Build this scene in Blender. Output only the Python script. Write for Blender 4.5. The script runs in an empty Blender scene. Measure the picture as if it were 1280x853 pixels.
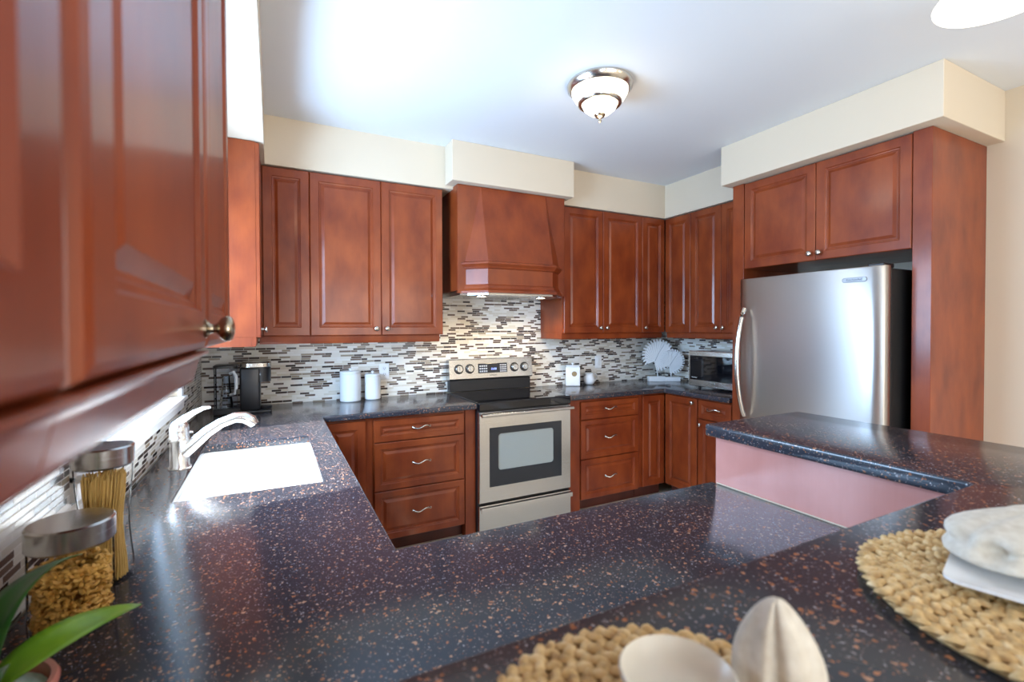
import bpy, bmesh, math, random
from mathutils import Matrix, Vector
PI = math.pi
sc = bpy.context.scene
col = sc.collection
random.seed(7)

# ------------------------------------------------------------------ camera
CAM = Vector((0.4089, -3.525, 1.4024)); YAW = 0.4696; PITCH = -0.0147; ROLL = -0.0029
cam = bpy.data.cameras.new('camera'); camo = bpy.data.objects.new('camera', cam); col.objects.link(camo)
cam.sensor_width = 36; cam.lens = 589.1 / 1280 * 36; cam.shift_y = -8.2449 / 1280; cam.clip_start = 0.02
cam.dof.use_dof = True; cam.dof.focus_distance = 2.9; cam.dof.aperture_fstop = 4.0

def cam_dir(x, y, z=1.0):
    cr, sr = math.cos(ROLL), math.sin(ROLL); x2 = x*cr - y*sr; y2 = y*cr + x*sr
    cp, sp = math.cos(PITCH), math.sin(PITCH); zc = z*cp - y2*sp; yc = y2*cp + z*sp
    cy, sy = math.cos(YAW), math.sin(YAW)
    return Vector((x2*cy + zc*sy, -x2*sy + zc*cy, yc))
r_, u_, f_ = cam_dir(1, 0, 0), cam_dir(0, 1, 0), cam_dir(0, 0, 1)
camo.matrix_world = Matrix(((r_.x, u_.x, -f_.x, CAM.x), (r_.y, u_.y, -f_.y, CAM.y), (r_.z, u_.z, -f_.z, CAM.z), (0, 0, 0, 1)))
sc.camera = camo

# ------------------------------------------------------------------ light and exposure
sc.view_settings.view_transform = 'Standard'; sc.view_settings.look = 'None'
sc.view_settings.gamma = 1; sc.view_settings.use_curve_mapping = False
sc.view_settings.exposure = -0.68
world = bpy.data.worlds.new('sky'); sc.world = world; world.use_nodes = True
wb = world.node_tree.nodes['Background']; wb.inputs[0].default_value = (0.60, 0.79, 1.0, 1); wb.inputs[1].default_value = 3.0

def sun(direction, strength, color, ang):
    l = bpy.data.lights.new('sun', 'SUN'); l.energy = strength; l.color = color; l.angle = ang
    o = bpy.data.objects.new('sun', l); col.objects.link(o)
    o.rotation_euler = Vector(direction).to_track_quat('-Z', 'Y').to_euler(); o.location = (-4, -2, 5)
sun((1.0, 0.12, -1.55), 28.0, (1, 0.95, 0.88), 0.012)

def area(name, loc, direction, sx, sy, power, color):
    l = bpy.data.lights.new(name, 'AREA'); l.shape = 'RECTANGLE'; l.size = sx; l.size_y = sy; l.energy = power; l.color = color
    o = bpy.data.objects.new(name, l); col.objects.link(o); o.location = loc
    o.rotation_euler = Vector(direction).to_track_quat('-Z', 'Y').to_euler()
area('daylight_patio', (2.0, -7.05, 1.25), (0, 1, 0.0), 2.6, 2.1, 165, (1.0, 0.92, 0.82))
area('daylight_dining', (-0.12, -5.3, 1.35), (1, 0, 0), 1.8, 1.7, 110, (0.60, 0.79, 1.0))
area('daylight_sink', (-0.14, -1.44, 1.62), (1, 0, 0), 1.3, 1.1, 185, (0.48, 0.70, 1.0))

# ------------------------------------------------------------------ materials
def new_mat(name):
    m = bpy.data.materials.new(name); m.use_nodes = True
    nt = m.node_tree; b = nt.nodes['Principled BSDF']
    return m, nt, b
def N(nt, t, **kw):
    n = nt.nodes.new(t)
    for k, v in kw.items(): setattr(n, k, v)
    return n
def plain(name, c, rough=0.5, metal=0.0, spec=0.5, coat=0.0, **kw):
    m, nt, b = new_mat(name)
    b.inputs['Base Color'].default_value = (*c, 1); b.inputs['Roughness'].default_value = rough
    b.inputs['Metallic'].default_value = metal; b.inputs['Specular IOR Level'].default_value = spec
    b.inputs['Coat Weight'].default_value = coat
    for k, v in kw.items(): b.inputs[k].default_value = v
    return m
def ramp(nt, stops, interp='LINEAR'):
    r = N(nt, 'ShaderNodeValToRGB'); cr = r.color_ramp; cr.interpolation = interp
    while len(cr.elements) > 1: cr.elements.remove(cr.elements[-1])
    cr.elements[0].position = stops[0][0]; cr.elements[0].color = (*stops[0][1], 1)
    for p, c in stops[1:]:
        e = cr.elements.new(p); e.color = (*c, 1)
    return r
def mapped_pos(nt, scale):
    g = N(nt, 'ShaderNodeNewGeometry'); mp = N(nt, 'ShaderNodeMapping'); mp.inputs['Scale'].default_value = scale
    nt.links.new(g.outputs['Position'], mp.inputs['Vector']); return mp
def wood(name, c0, c1, rough=0.3):
    m, nt, b = new_mat(name); L = nt.links.new
    mp = mapped_pos(nt, (8, 8, 4)); n1 = N(nt, 'ShaderNodeTexNoise'); n1.inputs['Scale'].default_value = 1.0; n1.inputs['Detail'].default_value = 4
    L(mp.outputs[0], n1.inputs['Vector'])
    mp2 = mapped_pos(nt, (160, 160, 6)); n2 = N(nt, 'ShaderNodeTexNoise'); n2.inputs['Scale'].default_value = 1.0; n2.inputs['Detail'].default_value = 2
    L(mp2.outputs[0], n2.inputs['Vector'])
    mx = N(nt, 'ShaderNodeMath', operation='MULTIPLY_ADD'); mx.inputs[1].default_value = 0.10; L(n2.outputs['Fac'], mx.inputs[0]); L(n1.outputs['Fac'], mx.inputs[2])
    r = ramp(nt, [(0.36, c0), (0.76, c1)]); L(mx.outputs[0], r.inputs[0]); L(r.outputs[0], b.inputs['Base Color'])
    b.inputs['Roughness'].default_value = rough; b.inputs['Coat Weight'].default_value = 0.42; b.inputs['Coat Roughness'].default_value = 0.17; b.inputs['Specular IOR Level'].default_value = 0.3
    return m
def stone(name):
    m, nt, b = new_mat(name); L = nt.links.new
    g = N(nt, 'ShaderNodeNewGeometry')
    nz = N(nt, 'ShaderNodeTexNoise'); nz.inputs['Scale'].default_value = 90; L(g.outputs['Position'], nz.inputs['Vector'])
    va = N(nt, 'ShaderNodeVectorMath', operation='MULTIPLY_ADD'); va.inputs[1].default_value = (.012, .012, .012)
    L(nz.outputs['Color'], va.inputs[0]); L(g.outputs['Position'], va.inputs[2])
    def flecks(scale, lo, size):
        v = N(nt, 'ShaderNodeTexVoronoi'); v.inputs['Scale'].default_value = scale; L(va.outputs[0], v.inputs['Vector'])
        sp = N(nt, 'ShaderNodeSeparateColor'); L(v.outputs['Color'], sp.inputs[0])
        pick = N(nt, 'ShaderNodeMath', operation='GREATER_THAN'); pick.inputs[1].default_value = lo; L(sp.outputs[0], pick.inputs[0])
        sz = N(nt, 'ShaderNodeMath', operation='MULTIPLY'); sz.inputs[1].default_value = size; L(sp.outputs[1], sz.inputs[0])
        near = N(nt, 'ShaderNodeMath', operation='LESS_THAN'); L(v.outputs['Distance'], near.inputs[0]); L(sz.outputs[0], near.inputs[1])
        f = N(nt, 'ShaderNodeMath', operation='MULTIPLY'); L(pick.outputs[0], f.inputs[0]); L(near.outputs[0], f.inputs[1])
        return f, sp
    base = (0.028, 0.031, 0.041)
    f1, s1 = flecks(145, 0.60, 0.50); f2, s2 = flecks(290, 0.58, 0.52)
    c1 = ramp(nt, [(0, (0.20, 0.07, 0.03)), (0.55, (0.40, 0.15, 0.065)), (1, (0.50, 0.30, 0.20))]); L(s1.outputs[2], c1.inputs[0])
    c2 = ramp(nt, [(0, (0.14, 0.065, 0.04)), (0.6, (0.20, 0.16, 0.16)), (1, (0.38, 0.34, 0.34))]); L(s2.outputs[2], c2.inputs[0])
    m1 = N(nt, 'ShaderNodeMix', data_type='RGBA'); m1.inputs['A'].default_value = (*base, 1); L(c2.outputs[0], m1.inputs['B']); L(f2.outputs[0], m1.inputs['Factor'])
    m2 = N(nt, 'ShaderNodeMix', data_type='RGBA'); L(m1.outputs['Result'], m2.inputs['A']); L(c1.outputs[0], m2.inputs['B']); L(f1.outputs[0], m2.inputs['Factor'])
    L(m2.outputs['Result'], b.inputs['Base Color']); b.inputs['Roughness'].default_value = 0.16
    return m
def mosaic(name):
    m, nt, b = new_mat(name); L = nt.links.new
    g = N(nt, 'ShaderNodeNewGeometry'); s = N(nt, 'ShaderNodeSeparateXYZ'); L(g.outputs['Position'], s.inputs[0])
    def M(op, a, bb=None):
        n = N(nt, 'ShaderNodeMath', operation=op)
        for i, q in enumerate((a, bb)):
            if q is None: continue
            if isinstance(q, (int, float)): n.inputs[i].default_value = q
            else: L(q, n.inputs[i])
        return n.outputs[0]
    u = M('ADD', s.outputs[0], s.outputs[1]); rows = M('DIVIDE', s.outputs[2], 0.0148)
    row = M('FLOOR', rows); fr = M('FRACT', rows)
    wn = N(nt, 'ShaderNodeTexWhiteNoise', noise_dimensions='1D'); L(row, wn.inputs['W'])
    w = M('ADD', M('DIVIDE', u, 0.066), M('MULTIPLY', wn.outputs[0], 911.0))
    v = N(nt, 'ShaderNodeTexVoronoi', voronoi_dimensions='1D'); v.inputs['Scale'].default_value = 1; v.inputs['Randomness'].default_value = 0.85; L(w, v.inputs['W'])
    e = N(nt, 'ShaderNodeTexVoronoi', voronoi_dimensions='1D', feature='DISTANCE_TO_EDGE'); e.inputs['Scale'].default_value = 1; e.inputs['Randomness'].default_value = 0.85; L(w, e.inputs['W'])
    sp = N(nt, 'ShaderNodeSeparateColor'); L(v.outputs['Color'], sp.inputs[0])
    r = ramp(nt, [(0, (0.86, 0.82, 0.75)), (0.30, (0.74, 0.68, 0.58)), (0.46, (0.90, 0.87, 0.82)), (0.60, (0.36, 0.29, 0.21)), (0.68, (0.12, 0.075, 0.055)), (0.80, (0.035, 0.02, 0.016)), (0.93, (0.18, 0.12, 0.09))], 'CONSTANT')
    L(sp.outputs[0], r.inputs[0])
    g1 = M('LESS_THAN', e.outputs['Distance'], 0.016)
    g2 = M('GREATER_THAN', M('ABSOLUTE', M('SUBTRACT', fr, 0.5)), 0.425)
    gr = M('MAXIMUM', g1, g2)
    mx = N(nt, 'ShaderNodeMix', data_type='RGBA'); L(gr, mx.inputs['Factor']); L(r.outputs[0], mx.inputs['A']); mx.inputs['B'].default_value = (0.78, 0.75, 0.70, 1)
    L(mx.outputs['Result'], b.inputs['Base Color'])
    L(M('MULTIPLY_ADD', gr, 0.5), b.inputs['Roughness']); b.inputs['Roughness'].default_value = 0.2
    n = [x for x in nt.nodes if x.type == 'MATH' and x.operation == 'MULTIPLY_ADD'][-1]; n.inputs[2].default_value = 0.16
    bp = N(nt, 'ShaderNodeBump'); bp.inputs['Strength'].default_value = 0.35; bp.inputs['Distance'].default_value = 0.002; bp.invert = True
    L(gr, bp.inputs['Height']); L(bp.outputs[0], b.inputs['Normal'])
    return m
def steel(name, base=(0.60, 0.585, 0.56), rough=0.24, stretch=(1, 1, 400), aniso=0.0):
    m, nt, b = new_mat(name); L = nt.links.new
    if aniso:
        tg = N(nt, 'ShaderNodeTangent', direction_type='RADIAL', axis='Z'); L(tg.outputs[0], b.inputs['Tangent']); b.inputs['Anisotropic'].default_value = aniso; b.inputs['Anisotropic Rotation'].default_value = 0.25
    mp = mapped_pos(nt, stretch); n = N(nt, 'ShaderNodeTexNoise'); n.inputs['Scale'].default_value = 1.5; n.inputs['Detail'].default_value = 3; L(mp.outputs[0], n.inputs['Vector'])
    mr = N(nt, 'ShaderNodeMapRange'); mr.inputs['To Min'].default_value = rough - 0.05; mr.inputs['To Max'].default_value = rough + 0.07; L(n.outputs['Fac'], mr.inputs['Value'])
    L(mr.outputs[0], b.inputs['Roughness']); b.inputs['Base Color'].default_value = (*base, 1); b.inputs['Metallic'].default_value = 1
    return m
def paint(name, c, rough=0.6):
    m, nt, b = new_mat(name); L = nt.links.new
    g = N(nt, 'ShaderNodeNewGeometry'); n = N(nt, 'ShaderNodeTexNoise'); n.inputs['Scale'].default_value = 260; L(g.outputs['Position'], n.inputs['Vector'])
    bp = N(nt, 'ShaderNodeBump'); bp.inputs['Strength'].default_value = 0.05; bp.inputs['Distance'].default_value = 0.001; L(n.outputs['Fac'], bp.inputs['Height']); L(bp.outputs[0], b.inputs['Normal'])
    b.inputs['Base Color'].default_value = (*c, 1); b.inputs['Roughness'].default_value = rough; b.inputs['Specular IOR Level'].default_value = 0.3
    return m
def floor_tile(name):
    m, nt, b = new_mat(name); L = nt.links.new
    mp = mapped_pos(nt, (1, 1, 1)); br = N(nt, 'ShaderNodeTexBrick'); br.offset = 0.0
    br.inputs['Scale'].default_value = 1; br.inputs['Brick Width'].default_value = 0.33; br.inputs['Row Height'].default_value = 0.33; br.inputs['Mortar Size'].default_value = 0.004
    br.inputs['Color1'].default_value = (0.60, 0.52, 0.42, 1); br.inputs['Color2'].default_value = (0.66, 0.58, 0.48, 1); br.inputs['Mortar'].default_value = (0.42, 0.36, 0.29, 1)
    L(mp.outputs[0], br.inputs['Vector']); L(br.outputs['Color'], b.inputs['Base Color']); b.inputs['Roughness'].default_value = 0.35
    return m
def glass(name, tint=(1, 1, 1), edge=0.12):
    m = bpy.data.materials.new(name); m.use_nodes = True; nt = m.node_tree; nt.nodes.clear(); L = nt.links.new
    out = N(nt, 'ShaderNodeOutputMaterial'); mix = N(nt, 'ShaderNodeMixShader'); t = N(nt, 'ShaderNodeBsdfTransparent'); t.inputs[0].default_value = (*tint, 1)
    gl = N(nt, 'ShaderNodeBsdfGlossy'); gl.inputs['Roughness'].default_value = 0.03; lw = N(nt, 'ShaderNodeLayerWeight'); lw.inputs['Blend'].default_value = edge
    L(lw.outputs['Fresnel'], mix.inputs[0]); L(t.outputs[0], mix.inputs[1]); L(gl.outputs[0], mix.inputs[2]); L(mix.outputs[0], out.inputs[0])
    return m
def emit(name, c, s):
    m, nt, b = new_mat(name); b.inputs['Base Color'].default_value = (*c, 1); b.inputs['Emission Color'].default_value = (*c, 1); b.inputs['Emission Strength'].default_value = s; b.inputs['Roughness'].default_value = 0.3
    return m
def noisy(name, stops, scale, rough=0.6, bump=0.0, stretch=(1, 1, 1), **kw):
    m, nt, b = new_mat(name); L = nt.links.new
    mp = mapped_pos(nt, stretch); n = N(nt, 'ShaderNodeTexNoise'); n.inputs['Scale'].default_value = scale; n.inputs['Detail'].default_value = 4; L(mp.outputs[0], n.inputs['Vector'])
    r = ramp(nt, stops); L(n.outputs['Fac'], r.inputs[0]); L(r.outputs[0], b.inputs['Base Color']); b.inputs['Roughness'].default_value = rough
    if bump:
        bp = N(nt, 'ShaderNodeBump'); bp.inputs['Strength'].default_value = bump; bp.inputs['Distance'].default_value = 0.002; L(n.outputs['Fac'], bp.inputs['Height']); L(bp.outputs[0], b.inputs['Normal'])
    for k, v in kw.items(): b.inputs[k].default_value = v
    return m

WOOD = wood('cherry_wood', (0.165, 0.023, 0.004), (0.290, 0.055, 0.010), 0.45)
WOODP = wood('cherry_wood_painted_glow', (0.56, 0.23, 0.185), (0.66, 0.30, 0.25), 0.3)  # cherry made lighter and pinker: the riser's glow is put into its colour
WOODH = wood('cherry_wood_satin', (0.165, 0.023, 0.004), (0.290, 0.055, 0.010), 0.45)
WOODH.node_tree.nodes['Principled BSDF'].inputs['Coat Roughness'].default_value = 0.34
WOOD_IN = wood('cherry_wood_dark_kick', (0.06, 0.012, 0.006), (0.10, 0.02, 0.010), 0.5)  # darker cherry tone for the toe kicks
STONE = stone('speckled_black_stone')
TILE = mosaic('mosaic_tile')
STEEL = steel('brushed_steel'); STEEL_F = steel('fridge_steel', (0.58, 0.56, 0.54), 0.40, (3, 3, 260), 0.85)
NICKEL = plain('satin_nickel', (0.62, 0.58, 0.52), 0.22, 1.0); CHROME = plain('chrome', (0.90, 0.89, 0.87), 0.27, 1.0)
BRONZE = plain('aged_pewter', (0.42, 0.36, 0.27), 0.22, 1.0)
PAINT = paint('beige_paint', (0.69, 0.58, 0.44)); CEIL = paint('ceiling_white', (0.74, 0.755, 0.77), 0.7)
TRIMW = plain('white_trim', (0.85, 0.86, 0.87), 0.35)
FLOOR = floor_tile('beige_floor_tile')
BLACK = plain('black_plastic', (0.012, 0.012, 0.014), 0.3); BLACKM = plain('black_matte', (0.008, 0.008, 0.009), 0.6)
BGLASS = plain('black_glass', (0.006, 0.006, 0.008), 0.04, 0, 0.5); SLATE = plain('oven_glass_frame', (0.022, 0.024, 0.028), 0.12)
OVENW = plain('oven_glass_painted_reflection', (0.36, 0.385, 0.36), 0.08)  # pale grey-green base colour stands in for the room reflected in the glass
WHITEC = plain('white_ceramic', (0.86, 0.87, 0.88), 0.15); WHITEM = plain('white_matte', (0.88, 0.89, 0.90), 0.4)
SINKM = plain('white_sink', (0.88, 0.88, 0.87), 0.25)
GLASS = glass('clear_glass', (1, 1, 1), 0.05); PANE = glass('window_pane_glass', (0.97, 0.99, 1.0), 0.08); SMOKE = glass('clear_plastic', (0.95, 0.97, 1.0), 0.12); CLEARB = glass('bluish_clear_plastic', (0.80, 0.88, 0.97), 0.35); FROST = plain('frosted_plastic', (0.75, 0.80, 0.85), 0.2)
LAMP = emit('lamp_glass', (1.0, 0.91, 0.76), 3.2); BULB = emit('hood_bulb', (1.0, 0.86, 0.62), 14.0); LED = emit('blue_display', (0.25, 0.35, 1.0), 3.0)
DISP = plain('display_black', (0.015, 0.016, 0.022), 0.15); PRINT = plain('printed_grey', (0.55, 0.57, 0.6), 0.5); PRINTD = plain('printed_dark', (0.05, 0.05, 0.055), 0.5)
CREAM = plain('cream_stoneware', (0.80, 0.74, 0.63), 0.3)
LINEN = noisy('linen', [(0.3, (0.58, 0.51, 0.41)), (0.7, (0.72, 0.66, 0.56))], 90, 0.85, 0.25)
GRASS = noisy('woven_seagrass', [(0.25, (0.32, 0.17, 0.06)), (0.5, (0.66, 0.43, 0.18)), (0.75, (0.86, 0.66, 0.38))], 70, 0.65, 0.3)
PASTA = noisy('macaroni', [(0.3, (0.62, 0.30, 0.05)), (0.7, (0.86, 0.52, 0.13))], 60, 0.45)
SPAG = noisy('spaghetti', [(0.3, (0.66, 0.40, 0.10)), (0.7, (0.86, 0.60, 0.22))], 30, 0.45, 0, (12, 12, 1))
LEAF = noisy('green_leaf', [(0.3, (0.10, 0.26, 0.012)), (0.7, (0.26, 0.46, 0.03))], 14, 0.35); LEAFD = noisy('dark_green_leaf', [(0.3, (0.015, 0.09, 0.012)), (0.7, (0.05, 0.18, 0.02))], 14, 0.35)
POTM = noisy('pale_moss', [(0.3, (0.50, 0.66, 0.52)), (0.7, (0.70, 0.80, 0.70))], 120, 0.8); POTR = plain('coral_glaze', (0.74, 0.26, 0.19), 0.15); SOIL = noisy('soil', [(0.3, (0.03, 0.02, 0.014)), (0.7, (0.08, 0.05, 0.035))], 120, 0.95)
BADGE = plain('grey_badge', (0.33, 0.33, 0.34), 0.35, 0.6)
GOLD = plain('gold_medallion', (0.35, 0.26, 0.14), 0.35, 0.6)

# ------------------------------------------------------------------ mesh helpers
class MB:
    def __init__(s): s.v = []; s.f = []
    def add(s, vs, fs):
        n = len(s.v); s.v += [tuple(p) for p in vs]; s.f += [tuple(i + n for i in f) for f in fs]; return s
    def bm(s, b):
        b.verts.ensure_lookup_table()
        for i, vv in enumerate(b.verts): vv.index = i
        s.add([vv.co[:] for vv in b.verts], [[q.index for q in f.verts] for f in b.faces]); b.free(); return s
    def box(s, x0, x1, y0, y1, z0, z1, bev=0.0, seg=2, rot=None):
        b = bmesh.new(); bmesh.ops.create_cube(b, size=1)
        for vv in b.verts: vv.co = Vector((x0 + (vv.co.x + .5)*(x1 - x0), y0 + (vv.co.y + .5)*(y1 - y0), z0 + (vv.co.z + .5)*(z1 - z0)))
        if bev: bmesh.ops.bevel(b, geom=b.edges[:], offset=bev, segments=seg, affect='EDGES', profile=0.5)
        if rot is not None: bmesh.ops.transform(b, matrix=rot, verts=b.verts[:])
        return s.bm(b)
    def lathe(s, prof, c=(0, 0, 0), n=32, ax='z', sx=1.0, sy=1.0, cap=True):
        vs = []; fs = []
        for (r, h) in prof:
            for k in range(n):
                a = 2*PI*k/n; p = (r*math.cos(a)*sx, r*math.sin(a)*sy, h)
                if ax == 'y': p = (p[0], -p[2], p[1])
                elif ax == 'x': p = (p[2], p[1], -p[0])
                vs.append((p[0] + c[0], p[1] + c[1], p[2] + c[2]))
        m = len(prof)
        for i in range(m - 1):
            for k in range(n):
                fs.append((i*n + k, i*n + (k + 1) % n, (i + 1)*n + (k + 1) % n, (i + 1)*n + k))
        if cap:
            fs.append(tuple(range(n))[::-1]); fs.append(tuple((m - 1)*n + k for k in range(n)))
        return s.add(vs, fs)
    def tube(s, path, rad, n=10, flat=1.0, closed=False):
        P = [Vector(p) for p in path]; R = rad if isinstance(rad, (list, tuple)) else [rad]*len(P)
        vs = []; fs = []; up = Vector((0, 0, 1)); m = len(P)
        for i, p in enumerate(P):
            t = (P[(i + 1) % m] - P[i - 1]) if closed else (P[min(i + 1, m - 1)] - P[max(i - 1, 0)])
            t.normalize()
            a = up if abs(t.dot(up)) < 0.95 else Vector((1, 0, 0))
            x = t.cross(a).normalized(); y = x.cross(t).normalized()
            for k in range(n):
                an = 2*PI*k/n; vs.append(p + x*math.cos(an)*R[i] + y*math.sin(an)*R[i]*flat)
        for i in range(m if closed else m - 1):
            j = (i + 1) % m
            for k in range(n): fs.append((i*n + k, i*n + (k + 1) % n, j*n + (k + 1) % n, j*n + k))
        if not closed: fs.append(tuple(range(n))[::-1]); fs.append(tuple((m - 1)*n + k for k in range(n)))
        return s.add(vs, fs)
    def loft(s, rings, cap=True, closed=True):
        n = len(rings[0]); vs = [p for r in rings for p in r]; fs = []
        for i in range(len(rings) - 1):
            for k in range(n if closed else n - 1): fs.append((i*n + k, i*n + (k + 1) % n, (i + 1)*n + (k + 1) % n, (i + 1)*n + k))
        if cap: fs.append(tuple(range(n))[::-1]); fs.append(tuple((len(rings) - 1)*n + k for k in range(n)))
        return s.add(vs, fs)
    def build(s, name, mat, parent=None, smooth=None, kind=None, fix=True):
        me = bpy.data.meshes.new(name); me.from_pydata(s.v, [], s.f); me.update()
        if fix:
            b = bmesh.new(); b.from_mesh(me); bmesh.ops.recalc_face_normals(b, faces=b.faces[:]); b.to_mesh(me); b.free()
        me.materials.append(mat)
        if smooth is not None:
            for p in me.polygons: p.use_smooth = True
            if smooth < 180: me.set_sharp_from_angle(angle=math.radians(smooth))
        o = bpy.data.objects.new(name, me); col.objects.link(o)
        if parent is not None: o.parent = parent
        if kind: o['kind'] = kind
        return o
def tag(o, label, cat, group=None, kind=None):
    o['label'] = label; o['category'] = cat
    if group: o['group'] = group
    if kind: o['kind'] = kind
    return o
def thing(name, loc, rz, label, cat, group=None):
    o = bpy.data.objects.new(name, None); o.empty_display_size = 0.05; col.objects.link(o)
    o.location = loc; o.rotation_euler = (0, 0, rz); return tag(o, label, cat, group)
def struct(name, mb, mat, label=None, **kw):
    o = mb.build(name, mat, None, **kw); o['kind'] = 'structure'
    if label: o['label'] = label
    return o
def inst(src_mesh, name, parent, loc, rot=(0, 0, 0)):
    o = bpy.data.objects.new(name, src_mesh); col.objects.link(o); o.parent = parent; o.location = loc; o.rotation_euler = rot; return o
def text(s, size, mat, parent, loc, rot, name, ext=0.0004):
    cu = bpy.data.curves.new(name, 'FONT'); cu.body = s; cu.size = size; cu.align_x = 'CENTER'; cu.align_y = 'CENTER'; cu.extrude = ext
    t = bpy.data.objects.new(name, cu); col.objects.link(t)
    dg = bpy.context.evaluated_depsgraph_get(); me = bpy.data.meshes.new_from_object(t.evaluated_get(dg)); bpy.data.objects.remove(t)
    me.name = name; me.materials.clear(); me.materials.append(mat)
    return inst(me, name, parent, loc, rot)

# ------------------------------------------------------------------ dimensions
W = 3.92; CZ = 2.662; CH = 0.896; CT = 0.036; UD = 0.367; UZ0 = 1.355; UZV = 1.306; UZ1 = 2.37; BACK = -7.0
XS0, XS1 = 1.617, 2.343          # stove
BZ = 1.087                       # raised bar top
T = 0.12
# ------------------------------------------------------------------ room shell
struct('floor', MB().box(-T, W + T, BACK - T, T, -0.1, 0), FLOOR)
struct('ceiling', MB().box(-T, W + T, BACK - T, T, CZ, CZ + 0.1), CEIL)
struct('wall_back', MB().box(-T, W + T, 0, T, 0, CZ), PAINT)
struct('wall_right', MB().box(W, W + T, BACK, 0, 0, CZ), PAINT)
WY0, WY1, WZ0, WZ1 = -2.10, -0.80, 1.075, 2.16      # sink window opening
DY0, DY1, DZ0, DZ1 = -6.2, -4.4, 0.5, 2.2          # dining window opening
lw = MB()
for (a, b_, c, d) in ((WY1, 0, 0, CZ), (WY0, WY1, 0, WZ0), (WY0, WY1, WZ1, CZ), (DY1, WY0, 0, CZ), (DY0, DY1, 0, DZ0), (DY0, DY1, DZ1, CZ), (BACK, DY0, 0, CZ)):
    lw.box(-T, 0, a, b_, c, d)
struct('wall_left', lw, PAINT)
PX0, PX1, PZ1 = 0.7, 3.3, 2.3
fw = MB()
for (a, b_, c, d) in ((-T, PX0, 0, CZ), (PX1, W + T, 0, CZ), (PX0, PX1, PZ1, CZ), (PX0, PX1, 0, 0.2)): fw.box(a, b_, BACK - T, BACK, c, d)
struct('wall_front', fw, PAINT)
# soffits
struct('trim_1', MB().box(0, 0.375, -6.9, -0.377, UZ1 + .003, CZ).box(0, W, -0.377, 0, UZ1 + .003, CZ), PAINT, 'beige soffit above the wall cabinets')
struct('trim_2', MB().box(1.487, 2.465, -0.527, -0.377, 2.392, CZ, 0.004), PAINT, 'deeper beige soffit box above the range hood')
struct('trim_3', MB().box(W - 0.377, W, -1.22, -0.377, UZ1 + .003, CZ), PAINT, 'beige soffit above the right wall cabinets')
struct('trim_4', MB().box(3.23, W, -2.456, -1.22, 2.392, CZ, 0.004), PAINT, 'wide beige soffit box above the refrigerator')
# mosaic backsplashes
struct('trim_5', MB().box(0.007, W - .007, -0.006, 0, CH, 1.66), TILE, 'brown and cream strip mosaic backsplash on back wall')
struct('trim_6', MB().box(0, 0.006, -3.0, WY0 - .06, CH, 1.42).box(0, 0.006, WY0 - .06, WY1 + .06, CH, WZ0 - .062).box(0, 0.006, WY1 + .06, -0.007, CH, 1.42), TILE, 'strip mosaic backsplash behind the sink')
struct('trim_7', MB().box(W - 0.006, W, -1.25, -0.007, CH, 1.42), TILE, 'strip mosaic backsplash on right wall')
struct('baseboard_right', MB().box(W - 0.014, W, -6.99, -2.41, 0, 0.1, 0.003), TRIMW)

def window(n, y0, y1, z0, z1, label):
    w = thing('window_%d' % n, (0, 0, 0), 0, label, 'window'); w['kind'] = 'structure'
    c = MB(); cw = 0.06
    c.box(0.0, 0.018, y0 - cw, y0, z0 - cw, z1 + cw, .003).box(0.0, 0.018, y1, y1 + cw, z0 - cw, z1 + cw, .003).box(0.0, 0.018, y0, y1, z1, z1 + cw, .003).box(0.0, 0.018, y0, y1, z0 - cw, z0, .003)
    c.build('window_casing', TRIMW, w)
    MB().box(-0.05, 0.034, y0 - cw, y1 + cw, z0 - 0.018, z0 + 0.002, .004).build('window_sill', TRIMW, w)
    f = MB(); fw_ = 0.045; ym = (y0 + y1)/2
    f.box(-0.09, -0.05, y0, y0 + fw_, z0, z1).box(-0.09, -0.05, y1 - fw_, y1, z0, z1).box(-0.09, -0.05, y0 + fw_, y1 - fw_, z0, z0 + fw_).box(-0.09, -0.05, y0 + fw_, y1 - fw_, z1 - fw_, z1)
    f.build('window_frame', TRIMW, w)
    MB().box(-0.073, -0.069, y0 + fw_, y1 - fw_, z0 + fw_, z1 - fw_).build('pane', PANE, w)
window(1, WY0, WY1, WZ0, WZ1, 'white framed window above the sink')
window(2, DY0, DY1, DZ0, DZ1, 'white framed dining window on the left wall')
w3 = thing('window_3', (0, 0, 0), 0, 'wide patio window behind the bar', 'window'); w3['kind'] = 'structure'
f = MB()
for x in (PX0, (PX0 + PX1)/2 - .03, PX1 - .06): f.box(x, x + .06, BACK - .09, BACK - .04, 0.2, PZ1)
for z in (0.2, PZ1 - .06): f.box(PX0, PX1, BACK - .09, BACK - .04, z, z + .06)
f.build('window_frame', TRIMW, w3)
# ------------------------------------------------------------------ cabinet kit (local: x width, front towards -y, z up from floor)
def door_mesh(x0, x1, z0, z1, yf, t=0.02, fr=0.05, soft=False):
    """raised panel door, front face at y=yf-t"""
    fr = min(fr, (x1 - x0)*0.24, (z1 - z0)*0.27)
    rings = [(0, 0.0), (0, t - .004), (.004, t), (fr, t), (fr + .004, t - .005), (fr + .010, t - .006), (fr + .013, t - .010), (fr + .018, t - .010), (fr + .034, t - .003)]
    if soft: rings[1:3] = [(0, t - .012), (.0016, t - .007), (.005, t - .0022), (.012, t)]
    m = MB(); R = []
    for ins, d in rings: R.append([(x0 + ins, yf - d, z0 + ins), (x1 - ins, yf - d, z0 + ins), (x1 - ins, yf - d, z1 - ins), (x0 + ins, yf - d, z1 - ins)])
    return m.loft(R)
KNOB = MB().lathe([(0.0001, 0), (.009, 0), (.0095, .002), (.006, .006), (.005, .013), (.009, .016), (.0155, .020), (.0165, .024), (.0145, .028), (.008, .0305), (.0001, .031)], n=20, ax='y', cap=False).build('knob', NICKEL, None, 60)
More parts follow.
